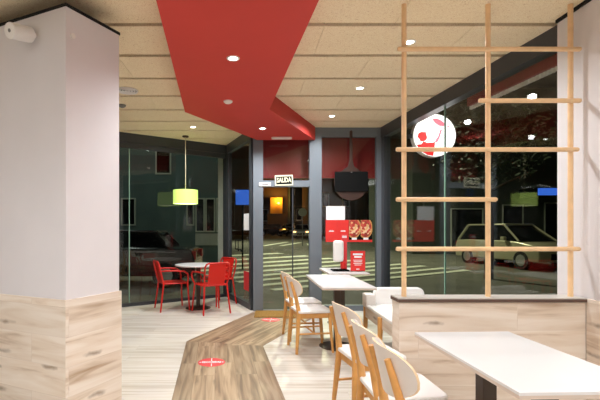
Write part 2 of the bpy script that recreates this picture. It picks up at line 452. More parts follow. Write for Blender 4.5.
# glazed side door between the left glass and the entrance
A, B = (-.42, 8.17), (.05, 6.82)
L, a = seg(A, B)
r = structure('door_2', (A[0], A[1], 0), a)
mb = MB(); mb.box(0, L, -.04, .04, HB, CZ); mb.box(.0, .1, -.04, .04, 0, HB); mb.box(L - .09, L, -.04, .04, 0, HB)
mb.box(.1, L - .09, -.04, .04, 0, .1)
mb.build('door_frame', M['frame_dark'], r)
pane(r, .1, L - .09, .1, HB)
mb = MB()
for xx in (.66, .82):
    mb.tube([(xx, -.005, .96), (xx, -.06, .96), (xx, -.06, 1.12), (xx, -.005, 1.12)], .011, 8)
    mb.box(xx - .03, xx + .03, -.012, -.005, .92, .96)
mb.build('door_handle', M['black'], r, smooth=True)

# entrance
FY = 6.80
r = structure('door_1', (0, FY, 0))
mb = MB()
mb.box(.05, .21, -.06, .06, 0, CZ); mb.box(.955, 1.15, -.06, .06, 0, CZ)
mb.box(.21, .955, -.05, .05, 2.0, 2.10); mb.box(.21, .955, -.05, .05, HB, CZ); mb.box(.21, .955, -.04, .04, -.01, .012)
mb.build('door_frame', M['frame'], r)
pane(r, .21, .955, 2.10, HB)
pane(r, .21, .69, .02, 2.0, .02, 'glass_leaf'); pane(r, .69, .955, .02, 2.0, -.012, 'glass_leaf')
MB().box(.683, .697, -.02, .03, .012, 2.0).build('leaf_edge', M['frame_dark'], r)

# window right of the door
r = structure('window_2', (0, FY, 0))
mb = MB(); mb.box(1.15, 2.04, -.05, .05, HB + .02, CZ); mb.box(2.04, 2.20, -.06, .06, 0, CZ); mb.box(1.15, 2.04, -.04, .04, 0, .09)
mb.build('window_frame', M['frame'], r)
pane(r, 1.15, 2.04, .09, HB + .02)

# right glazed wall
A, B = (2.52, 3.28), (2.155, 6.76)
L, a = seg(A, B)
r = structure('window_3', (A[0], A[1], 0), a)
mb = MB(); mb.box(0, L, -.06, .06, HB, CZ); mb.box(0, L, -.05, .05, 0, .07); mb.box(L - .12, L, -.05, .05, 0, HB); mb.box(0, .06, -.05, .05, 0, HB)
mb.build('window_frame', M['frame_dark'], r)
tj = 1.76
pane(r, .06, tj - .007, .07, HB); pane(r, tj + .007, L - .12, .07, HB)
MB().box(tj - .007, tj + .007, -.008, .008, .07, HB).build('glass_joint', M['glassedge'], r)

# ------------------------------------------------------------------ wooden dining chairs
def backrest_mesh(parent):
    """curved rounded panel, white faces and a wood edge"""
    W, H, zc = .205, .116, .688; n = 40; mb = MB(); bm = mb.bm
    def co(y, z, d):
        return Vector((-.245 + .088 * (y / W) ** 2 - (z - zc) * .22 + d, y, z))
    outline = []
    for i in range(n):
        t = 2 * PI * i / n; c, s_ = math.cos(t), math.sin(t)
        e = .74
        y = W * math.copysign(abs(c) ** e, c); z = zc + H * math.copysign(abs(s_) ** e, s_)
        if z < zc: y *= 1 - .28 * ((zc - z) / H) ** 2
        outline.append((y, z))
    lay = []
    for d in (0.0, .011):
        rings = []
        for f in (1.0, .72, .4):
            rings.append([bm.verts.new(co(y * f, zc + (z - zc) * f, d)) for y, z in outline])
        cv = bm.verts.new(co(0, zc, d)); lay.append(rings)
        for q in range(2):
            for i in range(n):
                bm.faces.new((rings[q][i], rings[q][(i + 1) % n], rings[q + 1][(i + 1) % n], rings[q + 1][i]))
        for i in range(n): bm.faces.new((rings[2][i], rings[2][(i + 1) % n], cv))
    for i in range(n):
        f = bm.faces.new((lay[0][0][i], lay[0][0][(i + 1) % n], lay[1][0][(i + 1) % n], lay[1][0][i])); f.material_index = 1
    return mb.build('backrest', [M['whitesoft'], M['plyedge']], parent, smooth=True)

def rounded(x0, x1, y0, y1, rad, n=6):
    out = []
    for cx, cy, a0 in ((x1 - rad, y1 - rad, 0), (x0 + rad, y1 - rad, 90), (x0 + rad, y0 + rad, 180), (x1 - rad, y0 + rad, 270)):
        for i in range(n + 1):
            t = math.radians(a0 + 90 * i / n); out.append((cx + rad * math.cos(t), cy + rad * math.sin(t)))
    return out

def make_chair(label, loc, rz):
    t = thing('dining_chair', label, 'chair', loc, rz, 'white backed wooden dining chairs')
    mb = MB(); mb.prism(rounded(-.19, .192, -.195, .195, .06), .425, .455)
    mb.build('seat', M['cushion'], t, bevel=.008, smooth=True)
    mb = MB(); mb.box(-.17, .175, -.165, -.145, .37, .425); mb.box(-.17, .175, .145, .165, .37, .425); mb.box(.155, .175, -.145, .145, .37, .425); mb.box(-.17, -.15, -.145, .145, .37, .425)
    mb.build('seat_frame', M['chairwood'], t)
    for s_ in (-1, 1):
        MB().tube([(.165, s_ * .158, .425), (.175, s_ * .165, .25), (.195, s_ * .18, 0)], [.019, .018, .012], 10).build('leg', M['chairwood'], t, smooth=True)
        MB().tube([(-.205, s_ * .182, 0), (-.185, s_ * .160, .25), (-.172, s_ * .143, .44), (-.196, s_ * .125, .58), (-.250, s_ * .112, .757)],
                  [.015, .021, .024, .020, .014], 10).build('leg', M['chairwood'], t, smooth=True)
        MB().tube([(-.2, s_ * .16, .205), (.18, s_ * .168, .205)], .010, 8).build('stretcher', M['chairwood'], t, smooth=True)
    MB().tube([(0, -.163, .205), (0, .163, .205)], .010, 8).build('stretcher', M['chairwood'], t, smooth=True)
    backrest_mesh(t)
    return t

c0 = make_chair('white and beech dining chair nearest the camera at the long white table', (.84, 1.93, 0), math.radians(1))
dup(c0, (.84, 2.347, 0), math.radians(2), 'white and beech dining chair second from the camera, beyond the nearest chair')
dup(c0, (.853, 2.985, 0), math.radians(10), 'white and beech dining chair beside the end of the half wall, third from the camera')
dup(c0, (.665, 4.63, 0), math.radians(9), 'white and beech dining chair at the near half of the middle white table')
dup(c0, (.645, 5.13, 0), math.radians(8), 'white and beech dining chair by the door, half hidden behind another chair')

# ------------------------------------------------------------------ rectangular tables
def make_table(label, x0, x1, y0, y1, posts, name='dining_table', rz=0.0):
    cx, cy = (x0 + x1) / 2, (y0 + y1) / 2
    t = thing(name, label, 'table', (cx, cy, 0), rz)
    mb = MB(); mb.box(x0 - cx, x1 - cx, y0 - cy, y1 - cy, .731, .742); mb.mi = 1; mb.box(x0 - cx + .001, x1 - cx - .001, y0 - cy + .001, y1 - cy - .001, .717, .731)
    mb.build('tabletop', [M['white'], M['tabedge']], t)
    for px, py in posts:
        MB().box(px - cx - .035, px - cx + .035, py - cy - .035, py - cy + .035, .014, .717).build('pedestal', M['brownpost'], t, bevel=.004)
        MB().lathe([(0, 0), (.20, 0), (.20, .006), (.05, .016), (0, .016)], 32, (px - cx, py - cy, 0)).build('base', M['brownpost'], t, smooth=True)
    return t
make_table('long white table in the foreground beside the oak half wall', .936, 1.47, 1.49, 2.36, [(1.185, 2.10), (1.215, 1.74)], rz=math.radians(1.9))
make_table('white rectangular table with two chairs in the middle of the room', .712, 1.25, 4.13, 5.33, [(.98, 4.73)])
make_table('small white table by the window carrying the dispenser and red stand', 1.03, 1.56, 5.47, 6.25, [(1.29, 5.9)], 'side_table')

# ------------------------------------------------------------------ upholstered bench behind the half wall
t = thing('cushioned_bench', 'white cushioned bench with wood sides behind the oak half wall', 'bench', (1.66, 4.2, 0))
mb = MB(); mb.box(-.35, .36, -.70, .58, .43, .465, .012); mb.build('seat_cushion', M['cushion'], t, smooth=True)
mb = MB(); mb.box(-.34, -.315, -.69, .66, .315, .43); mb.box(.32, .345, -.69, .66, .315, .43); mb.box(-.315, .32, .635, .66, .315, .43); mb.box(-.315, .32, -.69, -.665, .315, .43)
mb.build('side_panel', M['clad'], t)
mb = MB(); bp = rounded(-.24, .33, .43, .648, .07); mb.prism(bp, 0, .09, Matrix.Rotation(PI / 2, 3, 'X'), (0, .67, 0))
mb.build('backrest', M['cushion'], t, bevel=.015, smooth=True)
mb = MB(); mb.box(-.36, -.25, .50, .67, .43, .585, .015); mb.build('armrest', M['whitesoft'], t, smooth=True)
for (lx, ly) in ((-.352, .02), (-.33, .63), (-.33, -.66), (.33, .63), (.33, -.66)):
    MB().tube([(lx, ly, .43), (lx, ly, .3), (lx * 1.02, ly, 0)], [.027, .026, .018], 10).build('leg', M['chairwood'], t, smooth=True)

# ------------------------------------------------------------------ dowel screen on the half wall
t = thing('dowel_screen', 'open screen of pale wooden dowels standing on the oak half wall', 'screen', (1.72, 3.05, .83))
for xx in (1.118, 1.728, 2.327):
    MB().cyl((xx - 1.72, 0, 0), (xx - 1.72, 0, CZ - .83), .0175, n=20).build('upright', M['dowel'], t, smooth=True)
for x0, x1, z in ((1.06, 2.376, 2.612), (1.644, 2.376, 2.242), (1.05, 2.36, 1.891), (1.05, 1.773, 1.532), (1.05, 2.37, 1.176)):
    zz = z - .83
    MB().tube([(x0 - 1.72, -.032, zz), (x0 - 1.712, -.032, zz), (x1 - 1.728, -.032, zz), (x1 - 1.72, -.032, zz)], [.012, .0165, .0165, .012], 16).build('rail', M['dowel'], t, smooth=True)

# ------------------------------------------------------------------ round table, red metal chairs
t = thing('round_table', 'white round pedestal table between red chairs by the window', 'table', (-.865, 7.02, 0))
MB().lathe([(0, .708), (.375, .708), (.385, .714), (.385, .724), (.378, .731), (0, .731)], 48).build('tabletop', M['white'], t, smooth=True)
mb = MB(); mb.cyl((0, 0, .02), (0, 0, .69), .034); mb.cyl((0, 0, .69), (0, 0, .708), .11); mb.build('pedestal', M['brownpost'], t, smooth=True)
MB().lathe([(0, 0), (.21, 0), (.21, .006), (.19, .014), (.045, .024), (0, .024)], 40).build('base', M['brownpost'], t, smooth=True)

def make_red_chair(label, loc, rz):
    t = thing('metal_armchair', label, 'chair', loc, rz, 'red metal armchairs at the round table')
    mb = MB(); mb.prism(rounded(-.20, .225, -.215, .215, .05), .435, .452); mb.build('seat', M['redmetal'], t, bevel=.006, smooth=True)
    for s_ in (-1, 1):
        MB().tube([(.20, s_ * .20, .44), (.225, s_ * .235, 0)], [.0145, .0125], 10).build('leg', M['redmetal'], t, smooth=True)
        MB().tube([(-.19, s_ * .19, .44), (-.245, s_ * .225, 0)], [.0145, .0125], 10).build('leg', M['redmetal'], t, smooth=True)
        pts = [(-.235, s_ * .20, .645), (-.15, s_ * .245, .655), (.0, s_ * .26, .652), (.13, s_ * .262, .640), (.185, s_ * .258, .60), (.205, s_ * .235, .52), (.195, s_ * .205, .445)]
        MB().tube(pts, .0135, 10).build('armrest', M['redmetal'], t, smooth=True)
    pts = [(-.19, -.185, .44), (-.225, -.205, .58), (-.262, -.205, .74), (-.272, -.185, .782), (-.275, -.15, .795), (-.275, .15, .795), (-.272, .185, .782), (-.262, .205, .74), (-.225, .205, .58), (-.19, .185, .44)]
    MB().tube(pts, .0135, 10).build('back_frame', M['redmetal'], t, smooth=True)
    mb = MB(); R = Matrix.Rotation(math.radians(-13), 3, 'Y')
    mb.box(-.004, .004, -.14, .14, -.17, .17, rot=R, loc=(-.236, 0, .622))
    mb.build('back_panel', M['redmetal'], t, bevel=.002)
    mb = MB()
    mb.tube([(-.193, -.188, .455), (-.193, .188, .455)], .012, 8)
    mb.tube([(-.232, -.2, .61), (-.232, -.14, .61)], .007, 8); mb.tube([(-.232, .2, .61), (-.232, .14, .61)], .007, 8)
    mb.build('back_bars', M['redmetal'], t, smooth=True)
    return t
r0 = make_red_chair('red metal armchair left of the round table, seen from its side', (-1.28, 6.935, 0), math.radians(24))
dup(r0, (-.62, 6.68, 0), math.radians(118), 'red metal armchair in front of the round table, its back panel towards us')
dup(r0, (-.575, 7.42, 0), math.radians(225), 'red metal armchair right of the round table beside the glazed door')

# ------------------------------------------------------------------ pendant lamp
t = thing('pendant_lamp', 'lit green drum pendant lamp hanging above the round table', 'lamp', (-1.13, 7.36, CZ))
MB().lathe([(0, 0), (.055, 0), (.055, -.02), (0, -.024)], 24).build('canopy', M['peel'], t, smooth=True)
MB().cyl((0, 0, -.95), (0, 0, -.02), .006, n=8).build('cord', M['cord'], t)
mb = MB(); mb.lathe([(.212, -1.19), (.215, -1.19), (.215, -.95), (.212, -.95)], 48, closed=True); mb.build('lamp_shade', M['shade'], t, smooth=True)
mb = MB(); mb.lathe([(.0, -1.185), (.208, -1.185), (.208, -1.182), (0, -1.182)], 40); mb.build('diffuser', M['shadein'], t)
mb = MB(); mb.cyl((-.212, 0, -.953), (.212, 0, -.953), .003, n=6); mb.cyl((0, -.212, -.953), (0, .212, -.953), .003, n=6); mb.build('spider', M['cord'], t)

# ------------------------------------------------------------------ downlights and small things on the ceiling
def downlight(x, y, z, label, power=None):
    t = thing('downlight', label, 'ceiling light', (x, y, z), 0, 'recessed round downlights')
    MB().lathe([(.036, 0), (.055, 0), (.053, -.006), (.036, -.004)], 28, closed=True).build('trim_ring', M['plastic'], t, smooth=True)
    MB().lathe([(0, -.001), (.036, -.001), (.036, -.003), (0, -.003)], 24).build('lens', M['lamp'], t)
    light('downlight_beam', 'SPOT', (x, y, z - .03), DOWN_W if power is None else power, WARM, .04, (x, y, 0), angle=164, blend=.7)
downlight(-.14, 3.49, 2.74, 'bright downlight in the red ceiling band nearest the camera', 58)
downlight(.177, 5.93, 2.74, 'downlight in the red ceiling band near the entrance door')
downlight(1.39, 3.66, CZ, 'downlight in the boards behind the wooden screen', 62)
downlight(1.27, 4.855, CZ, 'bright downlight in the boards between red band and screen')
downlight(1.18, 6.06, CZ, 'downlight in the boards close to the window beside the door', 60)
downlight(-.91, 6.71, CZ, 'downlight in the boards above the round table')
for (x, y, z, pw, an) in ((1.75, 1.9, CZ, 18, 165), (1.75, .6, CZ, 66, 165), (-.05, 1.2, 2.74, 50, 150), (-2.2, 1.7, CZ, 24, 118), (-1.1, 1.0, CZ, 42, 118)):
    light('downlight_beam', 'SPOT', (x, y, z - .03), pw, WARM, .04, (x, y, 0), angle=an, blend=.8)

t = thing('smoke_detector', 'small white detector on the red ceiling band between its downlights', 'detector', (-.244, 4.66, 2.74))
MB().lathe([(0, 0), (.05, 0), (.05, -.012), (.03, -.028), (0, -.03)], 24).build('housing', M['plastic'], t, smooth=True)
t = thing('air_vent', 'round white vent in the ceiling boards beside the pillar', 'vent', (-1.44, 4.93, CZ))
mb = MB()
for rr in (.125, .095, .065, .035): mb.lathe([(rr - .020, -.004), (rr, -.004), (rr - .004, -.016), (rr - .018, -.012)], 32, closed=True)
mb.build('ring_grille', M['plastic'], t, smooth=True)
MB().lathe([(0, -.001), (.12, -.001), (.12, -.005), (0, -.005)], 28).build('backing', M['greyplastic'], t)
t = thing('ceiling_sensor', 'small dark sensor in the ceiling boards below the round vent', 'sensor', (-1.68, 5.52, CZ))
MB().lathe([(0, 0), (.05, 0), (.045, -.02), (.02, -.035), (0, -.037)], 24).build('dome', M['greyplastic'], t, smooth=True)

t = thing('emergency_light', 'flat white emergency light under the red band above the door', 'emergency light', (.49, 6.50, 2.74))
mb = MB(); mb.prism(rounded(-.16, .16, -.05, .05, .045), -.028, 0); mb.build('housing', M['plastic'], t, bevel=.008, smooth=True)

t = thing('wall_spotlight', 'white cylinder spotlight high on the left pillar', 'spotlight', (-1.495, 2.915, 2.66))
d = Vector((-.425, -.905, -.22)).normalized()
MB().cyl((0, 0, 0), tuple(d * .06), .02, n=14).build('bracket', M['plastic'], t)
mb = MB(); mb.cyl(tuple(d * .035), tuple(d * .19), .052, n=28); mb.build('housing', M['plastic'], t, smooth=True, bevel=.004)
mb = MB(); mb.cyl(tuple(d * .19), tuple(d * .192), .012, n=16); mb.build('lens', M['greyplastic'], t)
t = thing('wall_button', 'tiny white round sensor high on the right face of the pillar', 'sensor', (-1.199, 2.832, 2.62), math.atan2(-.26, .46))
u = Vector((.46, .26)).normalized()
MB().cyl((0, 0, 0), (.012 , 0, 0), .018, n=18).build('cover', M['plastic'], t)
t.rotation_euler = (0, 0, math.atan2(-.26, .46)); 

# ------------------------------------------------------------------ door furniture
t = thing('exit_sign', 'cream exit sign reading SALIDA above the entrance door', 'sign', (.545, 6.735, 2.10), 0)
t.rotation_euler = (0, math.radians(-2), 0)
MB().box(-.145, .145, 0, .014, -.085, .085, .004).build('plate', M['glowcream'], t)
MB().box(-.125, .125, -.002, 0, -.062, .062).build('panel', M['black'], t)
text_part('lettering', 'SALIDA', .105, M['glowcream'], t, (0, -.003, .002), (PI / 2, 0, 0), sx=.66, bold=.0035)
t = thing('door_sensor', 'white motion sensor box on the door transom', 'sensor', (.24, 6.72, 2.035))
MB().box(-.095, .095, 0, .03, -.032, .032, .008).build('housing', M['plastic'], t, smooth=True)
MB().box(-.05, .05, -.001, .0005, -.012, .006).build('window', M['greyplastic'], t)
t = thing('doormat', 'ochre coir doormat inside the entrance door', 'mat', (.53, 6.52, .003))
mb = MB(); mb.prism([(-.47, -.28), (.50, -.28), (.50, .2), (-.44, .2)], 0, .014); mb.build('pile', M['coir'], t)

def floor_sticker(label, loc, rz):
    t = thing('floor_sticker', label, 'sticker', loc, rz, 'red round floor stickers')
    MB().lathe([(0, 0), (.134, 0), (.134, .001), (0, .001)], 48).build('disc', M['signred'], t)
    text_part('lettering', 'RECOGIDAS', .066, M['paper'], t, (0, 0, .0014), (0, 0, 0), .0004, sx=.52, bold=.002)
    for s_ in (-1, 1):
        MB().prism([(s_ * .122, 0), (s_ * .102, .016), (s_ * .102, -.016)][::s_], .001, .0016).build('arrow', M['paper'], t)
        MB().box(-.004, .004, min(s_ * .04, s_ * .125), max(s_ * .04, s_ * .125), .001, .0016).build('tick', M['paper'], t)
    return t
s0 = floor_sticker('red round floor sticker on the walkway nearest the camera', (-.38, 4.15, .003), math.radians(4))
dup(s0, (.30, 6.09, .003), math.radians(-8), 'red round floor sticker in front of the doormat')

# ------------------------------------------------------------------ things at the window beside the door
t = thing('pizza_peel', 'brown wooden pizza peel hung in the window beside the door', 'pizza peel', (1.615, 6.715, 2.06))
mb = MB(); pts = []
for i in range(33):
    q = math.radians(168 + 204 * i / 32); pts.append((.272 * math.cos(q), .285 * math.sin(q)))
pts += [(.22, .14), (.13, .20), (.05, .26), (.024, .36), (.022, .82), (.0, .84), (-.022, .82), (-.024, .36), (-.05, .26), (-.13, .20), (-.22, .14)]
mb.prism(pts, -.009, .009, Matrix.Rotation(PI / 2, 3, 'X')); mb.build('blade', M['peel'], t, bevel=.003)
t2 = thing('black_board', 'black board fixed across the wooden pizza peel', 'board', (1.615, 6.695, 2.075))
MB().box(-.265, .265, -.012, .010, -.16, .16, .004).build('panel', M['black'], t2)
MB().lathe([(0, 0), (.01, 0), (.008, .006), (0, .007)], 12, (0, 0, 0)).build('hook', M['steel'], t2).location = (0, -.018, .145)

GY = 6.788
def sheet(name, label, cat, x0, x1, z0, z1, m, group=None, y=GY):
    t = thing(name, label, cat, ((x0 + x1) / 2, y, (z0 + z1) / 2), 0, group)
    hx, hz = (x1 - x0) / 2, (z1 - z0) / 2
    MB().box(-hx, hx, 0, .003, -hz, hz).build('sheet', m, t); return t, hx, hz
sheet('paper_notice', 'white paper notice above the red posters on the window', 'notice', 1.23, 1.535, 1.466, 1.69, M['paper'])
for i, (x0, x1, lab) in enumerate(((1.222, 1.409, 'plain red poster at the left end of the window posters'), (1.41, 1.596, 'plain red poster beside the pizza pictures'))):
    t, hx, hz = sheet('red_poster', lab, 'poster', x0, x1, 1.11, 1.465, M['posterred'], 'plain red posters')
    mb = MB()
    for j in range(5): mb.box(-.038 + j * .016, -.038 + j * .016 + .012, -.001, 0, -.012, .012 if j % 2 else .006)
    mb.build('lettering', M['paper'], t)
for i, (x0, x1, lab) in enumerate(((1.603, 1.788, 'pizza picture poster next to the plain red posters'), (1.789, 1.975, 'pizza picture poster at the right end of the window posters'))):
    t, hx, hz = sheet('pizza_poster', lab, 'poster', x0, x1, 1.11, 1.465, M['black'], 'pizza picture posters')
    mb = MB(); mb.box(-hx, hx, -.0012, 0, -hz, -hz + .035); mb.build('red_strip', M['posterred'], t)
    def disc(rx, rz, d, nm, mm, cx=0.0, cz=.06):
        pts = []
        for j in range(48):
            q = 2 * PI * j / 48
            pts.append((max(-hx, min(hx, cx + rx * math.cos(q))), max(-hz + .036, min(hz, cz + rz * math.sin(q)))))
        mb = MB(); mb.prism(pts, 0, d, Matrix.Rotation(PI / 2, 3, 'X')); mb.build(nm, mm, t)
    disc(.12, .17, .0013, 'crust', M['crust'], -.02, .05)
    disc(.102, .148, .0022, 'topping', M['pizza'], -.02, .05)
    mb = MB(); mb.box(-.05, .03, -.0022, 0, -hz + .035, -hz + .07); mb.build('white_mark', M['paper'], t)

t = thing('sanitizer_stand', 'white hand sanitizer dispenser on a red tabletop stand', 'dispenser', (1.22, 5.80, .742))
MB().box(-.09, .13, -.10, .10, 0, .022, .004).build('base', M['black'], t)
MB().box(.05, .12, .0, .03, .022, .50, .004).build('back_board', M['signred'], t)
MB().box(-.08, .06, -.09, .0, .13, .42, .03, 3).build('dispenser', M['plastic'], t, smooth=True)
MB().box(.025, .085, -.06, .0, .03, .13, .01).build('drip_cup', M['redmetal'], t)
mb = MB()
for j in range(4): mb.box(.053 + j * .016, .053 + j * .016 + .012, -.001, 0, .455, .485)
mb.build('lettering', M['paper'], t)
t = thing('menu_stand', 'red printed card in a clear stand on the window table', 'menu stand', (1.45, 5.66, .742))
MB().box(-.105, .105, -.012, .012, 0, .29, .002).build('holder', M['acrylic'], t)
MB().box(-.098, .098, -.0148, -.0125, .012, .283).build('card', M['posterred'], t)
for (z0, z1, hw) in ((.225, .25, .066), (.19, .215, .05), (.155, .163, .06), (.135, .143, .055), (.113, .121, .06), (.09, .098, .045), (.03, .045, .02)):
    MB().box(-hw, hw, -.0155, -.0148, z0, z1).build('text_line', M['paper'], t)
MB().box(-.105, .105, -.04, .05, 0, .003).build('foot', M['acrylic'], t)

# notices on the glazed side door
A, B = Vector((-.42, 8.17)), Vector((.05, 6.82)); dv = (B - A).normalized(); ang = math.atan2(dv.y, dv.x)
def side_sheet(name, label, cat, s0, s1, z0, z1, m):
    p = A + dv * ((s0 + s1) / 2); nrm = Vector((dv.y, -dv.x)); p = p + nrm * .008
    t = thing(name, label, cat, (p.x, p.y, (z0 + z1) / 2), ang)
    MB().box(-(s1 - s0) / 2, (s1 - s0) / 2, -.003, 0, -(z1 - z0) / 2, (z1 - z0) / 2).build('sheet', m, t)
side_sheet('paper_notice', 'white paper notice on the glazed side door', 'notice', .98, 1.26, 1.30, 1.58, M['paper'])
side_sheet('red_notice', 'red notice low on the glazed side door', 'notice', .98, 1.30, .28, .60, M['signred'])

# ------------------------------------------------------------------ round lit sign outside the right glass
SY = 6.0
t = thing('round_sign', 'round lit white sign with red pizza thrower outside the right window', 'sign', (2.614, SY, 2.645))
MB().cyl((0, -.05, 0), (0, .05, 0), .305, n=56).build('casing', M['plastic'], t, smooth=True)
MB().cyl((0, -.055, 0), (0, -.05, 0), .297, n=56).build('face', M['signwhite'], t)
RX = Matrix.Rotation(PI / 2, 3, 'X')
def film(poly, nm, m, d0=.055, d1=.057):
    MB().prism(poly, d0, d1, RX).build(nm, m, t)
film([(-.255, -.13), (-.19, -.125), (-.16, -.085), (-.10, -.105), (-.02, -.10), (.005, -.09), (.0, -.16), (-.02, -.29), (-.10, -.278), (-.18, -.232), (-.225, -.19)], 'torso', M['signredlit'])
film([(-.245, -.02), (-.23, .03), (-.19, .05), (-.145, .045), (-.13, .055), (-.125, .035), (-.105, -.03), (-.12, -.065), (-.16, -.085), (-.2, -.085), (-.215, -.055)], 'head', M['signredlit'])
film([(.0, -.09), (.02, -.05), (.05, -.01), (.08, .085), (.105, .082), (.075, -.02), (.05, -.08), (.02, -.11)], 'arm', M['signpinklit'])
film([(-.03, .235), (.02, .24), (.07, .225), (.12, .19), (.15, .15), (.125, .125), (.06, .135), (.01, .17), (-.02, .205)], 'pizza', M['signpinklit'])
film([(.17, .15), (.2, .13), (.215, .11), (.18, .115)], 'slice', M['signpinklit'])
MB().box(-.36, -.29, -.02, .02, -.03, .03).build('bracket', M['frame_dark'], t)
light('round_sign_glow', 'POINT', (2.614, SY - .25, 2.645), 3, (1, .97, .95), .2)

# ------------------------------------------------------------------ outside: fascias
tag(MB().box(.16, 2.12, 7.06, 7.12, 2.175, 2.94).build('fascia', M['fascia']), 'red shop fascia outside the door', kind='structure')
A, B = (2.52, 3.28), (2.355, 4.85); L, a = seg(A, B)
r = structure('fascia_strip', (A[0] + .17, A[1], 0), a, 'red fascia strip with white slotted edge outside the right window')
MB().box(0, L, -.02, .02, 2.735, 2.94).build('red_board', M['fascia'], r)
mb = MB()
for i in range(36): mb.box(i * L / 36, i * L / 36 + L / 36 * .6, -.03, .0, 2.695, 2.73)
mb.build('slotted_edge', M['plastic'], r)
tag(MB().box(-.66, -.51, 8.66, 8.80, -.05, 3.4).build('outside_column', M['concrete']), 'pale concrete column outside the corner', kind='structure')

# ------------------------------------------------------------------ outside: ground, crossing
def gz(y): return -.02 + max(0, y - 12) * .0135
mb = MB(); bm = mb.bm
ys = [2.0, 8.5, 12, 20, 30, 45, 62, 90]
rows = [[bm.verts.new((x, y, gz(y) - .10 if y < 0 else gz(y))) for x in (-60, 0, 60)] for y in ys]
low = [[bm.verts.new((x, y, -1.0)) for x in (-60, 60)] for y in (ys[0], ys[-1])]
for i in range(len(ys) - 1):
    for j in range(2): bm.faces.new((rows[i][j], rows[i][j + 1], rows[i + 1][j + 1], rows[i + 1][j]))
o = mb.build('street', M['asphalt']); tag(o, 'dark street outside', kind='structure'); o.location.z = -.11

def on_ground(x, y): return gz(y) - .11
uvec = Vector((.84, .54)); nvec = Vector((-.54, .84))
stripes = [18.1, 15.9, 14.2, 12.9, 11.7, 10.7, 9.8, 8.9, 8.1]
for i, s_ in enumerate(stripes):
    wd = .034 * s_
    mb = MB(); a0 = -.4 - .5 * (i < 3); vs = []
    P = []
    for (tt, ss) in ((6.0 + .03 * s_, s_ - wd / 2), (14.5, s_ - wd / 2), (14.5, s_ + wd / 2), (6.0 + .03 * s_, s_ + wd / 2)):
        p = uvec * (tt + a0) + nvec * ss; P.append(p)
    A_ = [mb.bm.verts.new((p.x, p.y, on_ground(p.x, p.y) + .004)) for p in P]; B_ = [mb.bm.verts.new((p.x, p.y, on_ground(p.x, p.y) + .012)) for p in P]
    mb.bm.faces.new(A_[::-1]); mb.bm.faces.new(B_)
    for j in range(4): mb.bm.faces.new((A_[j], A_[(j + 1) % 4], B_[(j + 1) % 4], B_[j]))
    tag(mb.build('crossing_stripe', M['roadpaint']), 'painted stripe of the zebra crossing', kind='structure')
# lane marks beyond
for (x0, y0, x1, y1) in ((1.0, 30, 3.2, 36), (2.2, 30, 4.2, 35), (4.0, 26, 4.6, 33)):
    d = Vector((x1 - x0, y1 - y0)).normalized(); n_ = Vector((-d.y, d.x)) * .16
    mb = MB(); pts = [Vector((x0, y0)) + n_, Vector((x0, y0)) - n_, Vector((x1, y1)) - n_, Vector((x1, y1)) + n_]
    A_ = [mb.bm.verts.new((p.x, p.y, on_ground(p.x, p.y) + .004)) for p in pts]; B_ = [mb.bm.verts.new((p.x, p.y, on_ground(p.x, p.y) + .012)) for p in pts]
    mb.bm.faces.new(A_[::-1]); mb.bm.faces.new(B_)
    for j in range(4): mb.bm.faces.new((A_[j], A_[(j + 1) % 4], B_[(j + 1) % 4], B_[j]))
    tag(mb.build('lane_mark', M['roadpaint']), 'painted lane mark on the far street', kind='structure')

# ------------------------------------------------------------------ outside: buildings
def building(name, label, x0, x1, y0, y1, h, m, wins, wm=None, z0=-.3):
    cx = (x0 + x1) / 2
    t = thing(name, label, 'building', (cx, y0, z0))
    MB().box(x0 - cx, x1 - cx, 0, y1 - y0, 0, h).build('wall', m, t)
    for (a, b, c, d) in wins:
        f = MB(); ww = .05
        f.box(a - cx, b - cx, -.05, .0, c - z0, c - z0 + ww); f.box(a - cx, b - cx, -.05, 0, d - z0 - ww, d - z0)
        f.box(a - cx, a - cx + ww, -.05, 0, c - z0 + ww, d - z0 - ww); f.box(b - cx - ww, b - cx, -.05, 0, c - z0 + ww, d - z0 - ww)
        fo = f.build('window', M['winframe'], t)
        MB().box(a - cx + ww, b - cx - ww, -.02, 0, c - z0 + ww, d - z0 - ww).build('pane', wm or M['darkwin'], fo)
    return t
b = building('apartment_building', 'teal grey building with pale framed windows across the left street', -14, -.95, 16, 20, 9, M['render'],
             [(-2.42, -2.12, 1.45, 2.28), (-2.08, -1.72, 1.2, 2.5), (-1.70, -1.32, 1.2, 2.5), (-1.28, -1.0, 1.2, 2.5), (-4.9, -4.35, 1.45, 2.5), (-6.3, -5.7, 1.45, 2.5), (-3.6, -3.0, 3.4, 4.8)])
MB().box(5.4, 6.5, -.06, 0, 1.0, 1.45).build('sill_panel', M['concrete'], b)
b = building('street_building', 'dark building with an ochre lamplit wall at the end of the street', -8, 5.2, 58, 66, 16, M['render3'], [(1.7, 2.5, 2.4, 4), (-.8, 0, 4.5, 6)])
MB().box(1.4 + 2.76, 1.4 + 4.4, -.9, 0, 3.7, 5.9).build('lamplit_wall', M['ochre'], b)
MB().box(1.4 + 2.4, 1.4 + 4.9, -.8, 0, .6, 3.7).build('arcade', M['render3'], b)
building('street_building', 'grey green building behind the parked cars', 5.3, 8.3, 56, 62, 13, M['render2'], [(6.2, 6.9, 2.5, 4)])
building('street_building', 'tall brown building at the right of the street seen through the door', 6.9, 14, 50, 55.5, 13, M['render3'], [(8.6, 9.4, 4, 5.5), (11, 11.8, 4, 5.5)])
building('street_building', 'dark building with a wide doorway behind the pale parked car', 8.5, 34, 22, 30, 9, M['render2'], [(10.5, 12.2, .2, 2.4), (13.2, 14.3, .9, 2.6), (15.4, 18, .2, 2.7), (19, 21, .9, 2.6)])

